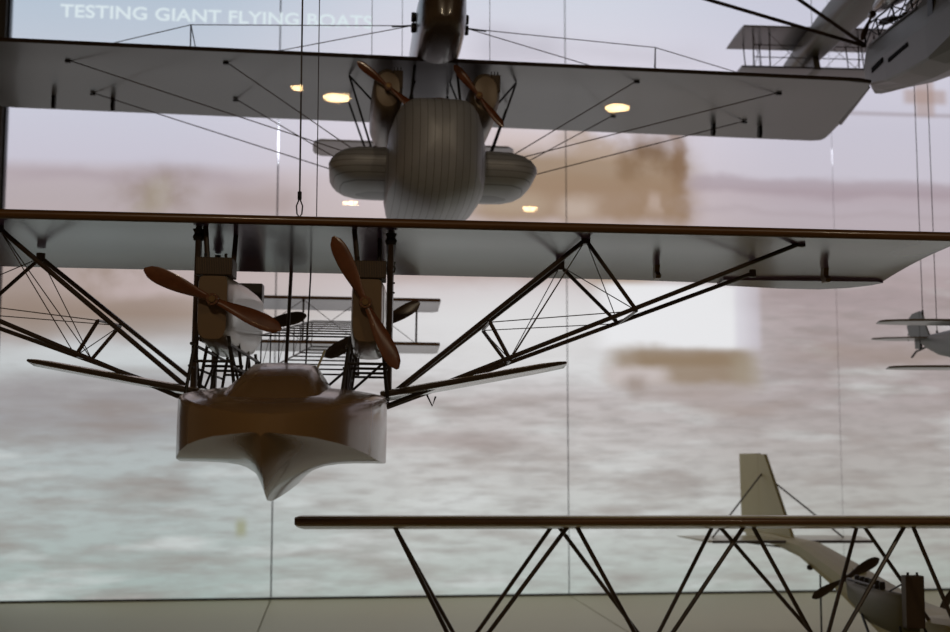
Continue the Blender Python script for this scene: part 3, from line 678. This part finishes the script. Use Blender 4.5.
for s in (-1, 1):
    cx = s * 0.035; rings = []
    for y, r in [(-0.05, 0.008), (-0.04, 0.022), (0.05, 0.027), (0.17, 0.025), (0.26, 0.012), (0.275, 0.006)]:
        rings.append([(cx + r * math.cos(2 * math.pi * k / 20), y, 0.115 + r * 1.1 * math.sin(2 * math.pi * k / 20)) for k in range(20)])
    un = MB().loft(rings).build('engine_nacelle', M_dark, U)
    p, hb = propeller(un, M_dprop, M_brass, (cx, 0.29, 0.108), 1.15 if s < 0 else 0.3, 0.06, 0.016, 0.9); hb.build('propeller_boss', M_brass, un)
    p, hb = propeller(un, M_prop, M_brass, (cx, -0.062, 0.115), 0.4, 0.06, 0.016, 0.45); hb.build('propeller_boss', M_brass, un)
    # lattice stand carrying the engines
    xs_ = s * 0.034
    pts = [(0.33, 0.058, 0.33, 0.094), (0.26, 0.054, 0.27, 0.092), (0.18, 0.05, 0.19, 0.09), (0.10, 0.045, 0.11, 0.088), (0.02, 0.042, 0.03, 0.088)]
    for i, (y0, z0, y1, z1) in enumerate(pts):
        bar(U, 'engine_stand_leg', M_black, (xs_, y0, z0), (xs_ * 1.05, y1, z1), 0.002)
        if i < 4:
            q = pts[i + 1]
            bar(U, 'engine_stand_brace', M_black, (xs_, y0, z0), (xs_ * 1.05, q[2], q[3]), 0.0014); bar(U, 'engine_stand_brace', M_black, (xs_, q[0], q[1]), (xs_ * 1.05, y1, z1), 0.0014)
    bar(U, 'engine_stand_rail', M_black, (xs_ * 1.05, 0.33, 0.094), (xs_ * 1.05, 0.0, 0.088), 0.002); bar(U, 'engine_stand_rail', M_black, (xs_ * 1.02, 0.33, 0.076), (xs_ * 1.02, 0.0, 0.068), 0.0014)
    bar(U, 'strut', M_strut, (s * 0.034, 0.33, 0.054), (s * 0.635, 0.28, 0.194), 0.0040); bar(U, 'strut', M_strut, (s * 0.036, 0.33, 0.056), (s * 0.222, 0.345, 0.192), 0.0040)

# ------------------------------------------------------------------ model four: little fighter biplane at the right edge
R = thing('biplane_model', 'small blue-grey biplane model showing its tail at the right edge of the case', 'model aircraft', (1.218, 2.2, 1.7804), -0.0298)
rings = []
for y, hw, z0, z1 in [(-0.10, 0.012, -0.055, -0.02), (-0.09, 0.024, -0.068, -0.008), (-0.03, 0.028, -0.072, -0.003), (0.08, 0.026, -0.068, 0.0), (0.2, 0.016, -0.048, -0.0015), (0.26, 0.008, -0.03, -0.002), (0.29, 0.004, -0.018, -0.003)]:
    rings.append([(hw * math.copysign(abs(math.cos(a)) ** 0.7, math.cos(a)), y, (z0 + z1) / 2 + (z1 - z0) / 2 * math.copysign(abs(math.sin(a)) ** 0.7, math.sin(a))) for a in [2 * math.pi * k / 20 for k in range(20)]])
MB().loft(rings).build('fuselage', M_blue, R)
for z, hs, y0, c in ((0.0, 0.213, -0.03, 0.075), (-0.0845, 0.194, -0.02, 0.07)):
    st = []
    for x in (-1, -0.97, -0.85, -0.6, 0, 0.6, 0.85, 0.97, 1):
        ax = abs(x); k = 1 if ax < 0.8 else (0.8 if ax < 0.9 else 0.55 if ax < 0.99 else 0.25)
        st.append((x * hs, y0 + c * 0.5 * (1 - k), y0 + c * (0.5 + 0.5 * k), z, z - 0.003, 0.0065 * (0.35 + 0.65 * k)))
    MB().loft(wing_rings(st, 9, 0.01)).build('wing', M_fus, R)
for s in (-1, 1):
    for y in (-0.015, 0.03): bar(R, 'strut', M_strut, (s * 0.02, y, -0.01), (s * 0.03, y, 0.0), 0.0016)
    bar(R, 'undercarriage_leg', M_strut, (s * 0.02, -0.05, -0.07), (s * 0.045, -0.05, -0.125), 0.002)
    MB().lathe([(0.004, -0.004), (0.017, -0.004), (0.019, 0), (0.017, 0.004), (0.004, 0.004)], (s * 0.05, -0.05, -0.125), 'x', 18).build('wheel', M_black, R)
st = []
for x, y0, y1 in [(-0.1085, 0.285, 0.295), (-0.09, 0.265, 0.315), (-0.05, 0.25, 0.33), (0, 0.245, 0.325), (0.05, 0.25, 0.33), (0.09, 0.265, 0.315), (0.1085, 0.285, 0.295)]:
    st.append((x, y0, y1, -0.0075, -0.0085, 0.004))
MB().loft(wing_rings(st, 7, 0.0)).build('tailplane', M_fus, R)
MB().prism([(0.255, -0.002), (0.272, 0.022), (0.285, 0.048), (0.295, 0.052), (0.295, -0.012)], -0.002, 0.002).build('fin', M_blue, R)
MB().prism([(0.297, -0.028), (0.297, 0.052), (0.33, 0.050), (0.352, 0.040), (0.358, 0.024), (0.35, 0.006), (0.335, -0.006), (0.322, -0.010), (0.322, -0.026)], -0.002, 0.002).build('rudder', M_blue, R)
MB().tube([(0, 0.262, -0.024), (0, 0.30, -0.029), (0, 0.32, -0.031), (0, 0.343, -0.042)], 0.0022).build('tail_skid', M_black, R)
bar(R, 'rudder_post', M_black, (0, 0.296, -0.03), (0, 0.296, 0.0), 0.0028)
for s in (-1, 1): bar(R, 'control_horn', M_black, (s * 0.03, 0.29, -0.012), (s * 0.03, 0.29, 0.004), 0.0008)
p, hb = propeller(R, M_prop, M_brass, (0, -0.112, -0.037), 0.8, 0.07, 0.014, 0.45); hb.build('propeller_boss', M_brass, R)

# ------------------------------------------------------------------ model five: long truss-braced wing low in front, tail behind it
D = thing('flying_boat_model', 'olive cream model flying boat with zigzag wing struts and tall tail, low at the right', 'model aircraft', (1.0760, 1.9, 1.4395), -0.0179, 0.0052)
st = []
for x in (-1.131, -1.124, -0.7, -0.3, 0.3, 0.7, 1.124, 1.131):
    ax = abs(x); st.append((x, 0.004 if ax > 1.128 else 0.0, 0.345 if ax > 1.128 else 0.35, -0.008, -0.042, 0.0235 if ax < 1.128 else 0.018))
dw = MB().loft(wing_rings(st, 11, 0.008)).build('upper_wing', M_pale, D)
MB().tube([(-1.131, -0.002, -0.008), (1.131, -0.002, -0.0085)], 0.0050, 10).build('leading_edge', M_edge, dw, label='varnished brown leading edge')
st = [(x, 0.03, 0.23, -0.236, -0.246, 0.008) for x in (-0.9, -0.4, 0, 0.4, 0.9)]
MB().loft(wing_rings(st, 9, 0.01)).build('lower_wing', M_pale, D)
# zigzag struts: (upper x list, lower x list) for the front and the rear spar, mirrored
for y, zt, up, lo in ((0.06, -0.0195, (-0.967, -0.679, -0.393, -0.126), (-0.85, -0.553, -0.268, -0.03)), (0.2, -0.030, (-0.962, -0.684, -0.405, -0.149), (-0.838, -0.522, -0.219, 0.0))):
    zb = -0.234
    for s in (-1, 1):
        for i in range(4):
            u = s * (0.019 - up[i])
            d0 = s * (0.019 - lo[i])
            off = 0.007 if s > 0 else -0.007
            bar(D, 'strut', M_strut, (u - off, y, zt), (d0, y, zb), 0.0035, 1.2)
            if i > 0:
                d1 = s * (0.019 - lo[i - 1])
                bar(D, 'strut', M_strut, (u + off, y, zt), (d1, y, zb), 0.0035, 1.2)
# hull and tail boom
rings = []
for y, hw, z0, z1 in [(-0.32, 0.012, -0.245, -0.215), (-0.30, 0.035, -0.275, -0.205), (-0.22, 0.06, -0.315, -0.195), (-0.08, 0.07, -0.328, -0.188), (0.1, 0.068, -0.328, -0.178), (0.25, 0.054, -0.31, -0.19), (0.38, 0.049, -0.28, -0.184), (0.5, 0.045, -0.246, -0.170), (0.7, 0.037, -0.194, -0.138), (0.9, 0.029, -0.152, -0.110), (1.1, 0.018, -0.136, -0.108), (1.36, 0.006, -0.13, -0.112)]:
    half = [(0, z1 + 0.003), (hw * 0.7, z1 + 0.001), (hw, z1 - 0.006), (hw, (z0 + z1) / 2), (hw * 0.9, z0 + 0.25 * (z1 - z0)), (0, z0)]
    rings.append([(x, y, z) for x, z in half] + [(-x, y, z) for x, z in half[-2:0:-1]])
MB().loft(rings, smooth=False).build('hull', M_olive, D)
MB().box((-0.0, 0.62, -0.146), (0.02, 0.03, 0.008)).build('deck_fitting', M_pale, D); MB().lathe([(0.0005, -0.007), (0.007, -0.004), (0.007, 0.004), (0.0005, 0.007)], (-0.031, 0.82, -0.158), 'z', 10).build('deck_knob', M_black, D)
MB().prism([(1.0, -0.118), (1.205, 0.090), (1.25, 0.090), (1.25, -0.118)], -0.004, 0.004).build('fin', M_olive, D)
MB().prism([(1.253, -0.118), (1.253, 0.092), (1.412, 0.090), (1.40, -0.118)], -0.0035, 0.0035).build('rudder', M_olive, D)
st = []
for x in (-0.225, -0.205, -0.17, 0, 0.17, 0.205, 0.225):
    ax = abs(x); st.append((x - 0.003, 1.0 if ax < 0.2 else (1.01 if ax < 0.21 else 1.16), 1.24 if ax < 0.2 else 1.23, -0.1155, -0.117, 0.0075 if ax < 0.22 else 0.004))
tp = MB().loft(wing_rings(st, 9, 0.0)).build('tailplane', M_pale, D)
MB().tube([(-0.2, 1.0, -0.1155), (0.19, 1.0, -0.1155)], 0.0034).build('leading_edge', M_strut, tp)
for s in (-1, 1):
    bar(D, 'tail_brace', M_strut, (0, 1.23, 0.042), (s * 0.165 - 0.006, 1.1, -0.113), 0.0022)
    bar(D, 'tail_brace', M_strut, (0, 1.08, -0.135), (s * 0.15, 1.1, -0.116), 0.002)
for y in (0.82, 0.12):
    zb = (-0.175 if y > 0.5 else -0.32)
    bar(D, 'support_rod', M_black, (-0.008, y, zb), (-0.008, y, ZL - 1.4362), 0.0022)
# engines between the wings
for s, pa in ((-1, 0.50), (1, 1.0)):
    cx = s * 0.113; rings = []
    for y, hw, z0, z1 in [(0.126, 0.012, -0.205, -0.145), (0.14, 0.021, -0.212, -0.140), (0.28, 0.022, -0.205, -0.142), (0.37, 0.014, -0.178, -0.142), (0.395, 0.006, -0.15, -0.136)]:
        rings.append([(cx + hw * math.copysign(abs(math.cos(a)) ** 0.7, math.cos(a)), y, (z0 + z1) / 2 + (z1 - z0) / 2 * math.copysign(abs(math.sin(a)) ** 0.7, math.sin(a))) for a in [2 * math.pi * k / 20 for k in range(20)]])
    en = MB().loft(rings).build('engine', M_engine, D)
    MB().box((cx, 0.122, -0.148), (0.032, 0.02, 0.086)).build('radiator', M_rad, en, 0.0015)
    for dx in (-0.008, 0.008): MB().lathe([(0.0005, 0), (0.0022, 0), (0.0022, 0.006), (0.0005, 0.006)], (cx + dx, 0.122, -0.106), 'z', 8).build('filler_cap', M_black, en)
    for k in range(6):
        MB().lathe([(0.0005, 0), (0.0055, 0), (0.0055, 0.004), (0.0045, 0.005), (0.0055, 0.006), (0.0055, 0.014), (0.0045, 0.018), (0.0005, 0.018)], (cx, 0.245 + k * 0.022, -0.146), 'z', 10).build('cylinder', M_black, en)
    bar(en, 'exhaust_pipe', M_black, (cx - 0.014, 0.24, -0.136), (cx - 0.014, 0.365, -0.136), 0.0025)
    p, hb = propeller(en, M_dprop, M_brass, (cx, 0.41, -0.139), pa, 0.076, 0.019, 0.5); hb.build('propeller_boss', M_brass, en)
    for dx in (-0.02, 0.02):
        bar(D, 'engine_mount', M_black, (cx + dx, 0.13, -0.19), (cx + dx * 1.6, 0.1, -0.236), 0.0024); bar(D, 'engine_mount', M_black, (cx + dx, 0.29, -0.19), (cx + dx * 1.6, 0.21, -0.238), 0.0024)
    bar(D, 'engine_mount', M_black, (cx, 0.24, -0.15), (cx - 0.005, 0.11, -0.108), 0.0016)

# ------------------------------------------------------------------ suspension wires, each its own thing
def mpoint(o, p):
    return Vector(o.location) + o.rotation_quaternion.to_matrix() @ Vector(p)
def hang(o, p, label, r=0.0009, strainer=False):
    a = mpoint(o, p)
    t = thing('suspension_wire', label, 'wire', a, 0, 0, 'suspension wires of the models')
    off = 0.03 if strainer else 0.0
    MB().tube([(0, 0, off), (0, 0, ZT - a.z)], r, 6).build('cable', M_wire, t)
    if strainer:
        MB().lathe([(0.0005, 0.026), (0.0026, 0.026), (0.0026, 0.036), (0.0005, 0.036)], (0, 0, 0), 'z', 8).build('ferrule', M_black, t)
        MB().tube([(0, 0, 0.028), (-0.0038, 0, 0.018), (-0.003, 0, 0.008), (0, 0, 0.004), (0.003, 0, 0.008), (0.0038, 0, 0.018), (0, 0, 0.028)], 0.0009, 6).build('loop', M_black, t)
        MB().lathe([(0.0005, -0.004), (0.004, -0.004), (0.003, 0.005), (0.0005, 0.005)], (0, 0, 0), 'z', 8).build('hook', M_black, t)
    else:
        MB().lathe([(0.0004, -0.003), (0.0022, -0.003), (0.0022, 0.007), (0.0004, 0.007)], (0, 0, 0), 'z', 8).build('ferrule', M_black, t)
hang(A, (0.0025, 0.05, 0.009), 'dark wire ending in a looped strainer, on the wing above the brown hull', 0.0011, True)
hang(A, (0.012, 0.25, -0.008), 'thin wire just right of the looped strainer, behind it on the same wing', 0.0007)
hang(B, (-0.1225, 0.05, 0.003), 'thin wire left of the grey fuselage nose, on the upper middle wing', 0.0006)
hang(B, (-0.053, 0.3, -0.012), 'thin wire close against the left side of the grey fuselage nose', 0.0006)
hang(B, (0.1065, 0.05, 0.003), 'thin wire right of the grey fuselage nose, on the upper middle wing', 0.0006)
hang(U, (0.003, 0.74, 0.204), 'thin wire holding the two-storey tail at the upper right', 0.0008)
hang(R, (0.0, 0.22, -0.003), 'wire ending on the small biplane fuselage, rightmost of its pair', 0.0009)
hang(R, (0.0, 0.283, 0.046), 'wire ending on the small biplane fin, left one of its pair', 0.0009)

# ------------------------------------------------------------------ hall lamps mirrored in the front pane
M_bulb = bpy.data.materials.new('warm_lamp_disc'); M_bulb.use_nodes = True
bb = M_bulb.node_tree.nodes['Principled BSDF']; bb.inputs['Base Color'].default_value = (0.8, 0.7, 0.5, 1)
bb.inputs['Emission Color'].default_value = rgb(255, 208, 150); bb.inputs['Emission Strength'].default_value = 75.0
M_ring = material('lamp_ring', rgb(60, 56, 52), 0.4, 0.5)
YG = 0.44
labels = ['recessed round ceiling lamp of the hall whose reflection shows left of the grey nose', 'recessed round ceiling lamp of the hall whose reflection shows on the right grey wing',
          'small ceiling lamp of the hall whose reflection shows beside the looped wire', 'recessed ceiling lamp of the far row reflecting left below the grey side float', 'recessed ceiling lamp of the far row reflecting right below the grey hull']
for (px, py, rad), lb in zip([(337, 98, 0.075), (617, 108, 0.072), (297, 88, 0.030), (350, 203, 0.062), (530, 209, 0.062)], labels):
    f = Vector((math.sin(yaw) * math.cos(pitch), math.cos(yaw) * math.cos(pitch), math.sin(pitch))); r_ = Vector((math.cos(yaw), -math.sin(yaw), 0)); u_ = r_.cross(f)
    d = f * F_PX + r_ * (px - 475) + u_ * (316 - py); t_ = (ZT - 0.012 - EYE) / d.z
    x, y = d.x * t_, 2 * YG - d.y * t_
    lt = thing('ceiling_lamp', lb, 'lamp', (x, y, ZT), 0, 0, 'downlights in the hall ceiling')
    MB().lathe([(rad, -0.001), (rad, -0.010), (rad * 1.2, -0.012), (rad * 1.25, -0.006), (rad * 1.25, 0.0)], (0, 0, 0), 'z', 28).build('lamp_ring', M_ring, lt)
    MB().lathe([(0.001, -0.017), (rad * 0.9, -0.017), (rad * 0.98, -0.013), (rad * 0.98, -0.009), (0.001, -0.009)], (0, 0, 0), 'z', 28).build('lamp_disc', M_bulb, lt)

# warm fill spots added on the hall side to brighten the model fronts
for loc, tgt, en, col in (((-0.6, -1.6, 3.3), (0.1, 1.6, 1.6), 42, (1.0, 0.80, 0.56)), ((1.8, -1.8, 3.3), (0.9, 1.9, 1.5), 36, (1.0, 0.80, 0.56))):
    ld = bpy.data.lights.new('fill_spot', 'SPOT'); ld.energy = en; ld.color = col; ld.spot_size = 1.1; ld.spot_blend = 0.8; ld.shadow_soft_size = 0.12
    lo = bpy.data.objects.new('fill_spot', ld); C.objects.link(lo); lo.location = loc
    lo.rotation_euler = (Vector(tgt) - Vector(loc)).to_track_quat('-Z', 'Y').to_euler()

w = bpy.data.worlds.new('hall'); sc.world = w; w.use_nodes = True
bg = w.node_tree.nodes['Background']; bg.inputs[0].default_value = rgb(150, 118, 86); bg.inputs[1].default_value = 0.22

sc.view_settings.view_transform = 'Standard'; sc.view_settings.look = 'None'
sc.view_settings.gamma = 1.0; sc.view_settings.exposure = 0.0; sc.view_settings.use_curve_mapping = False
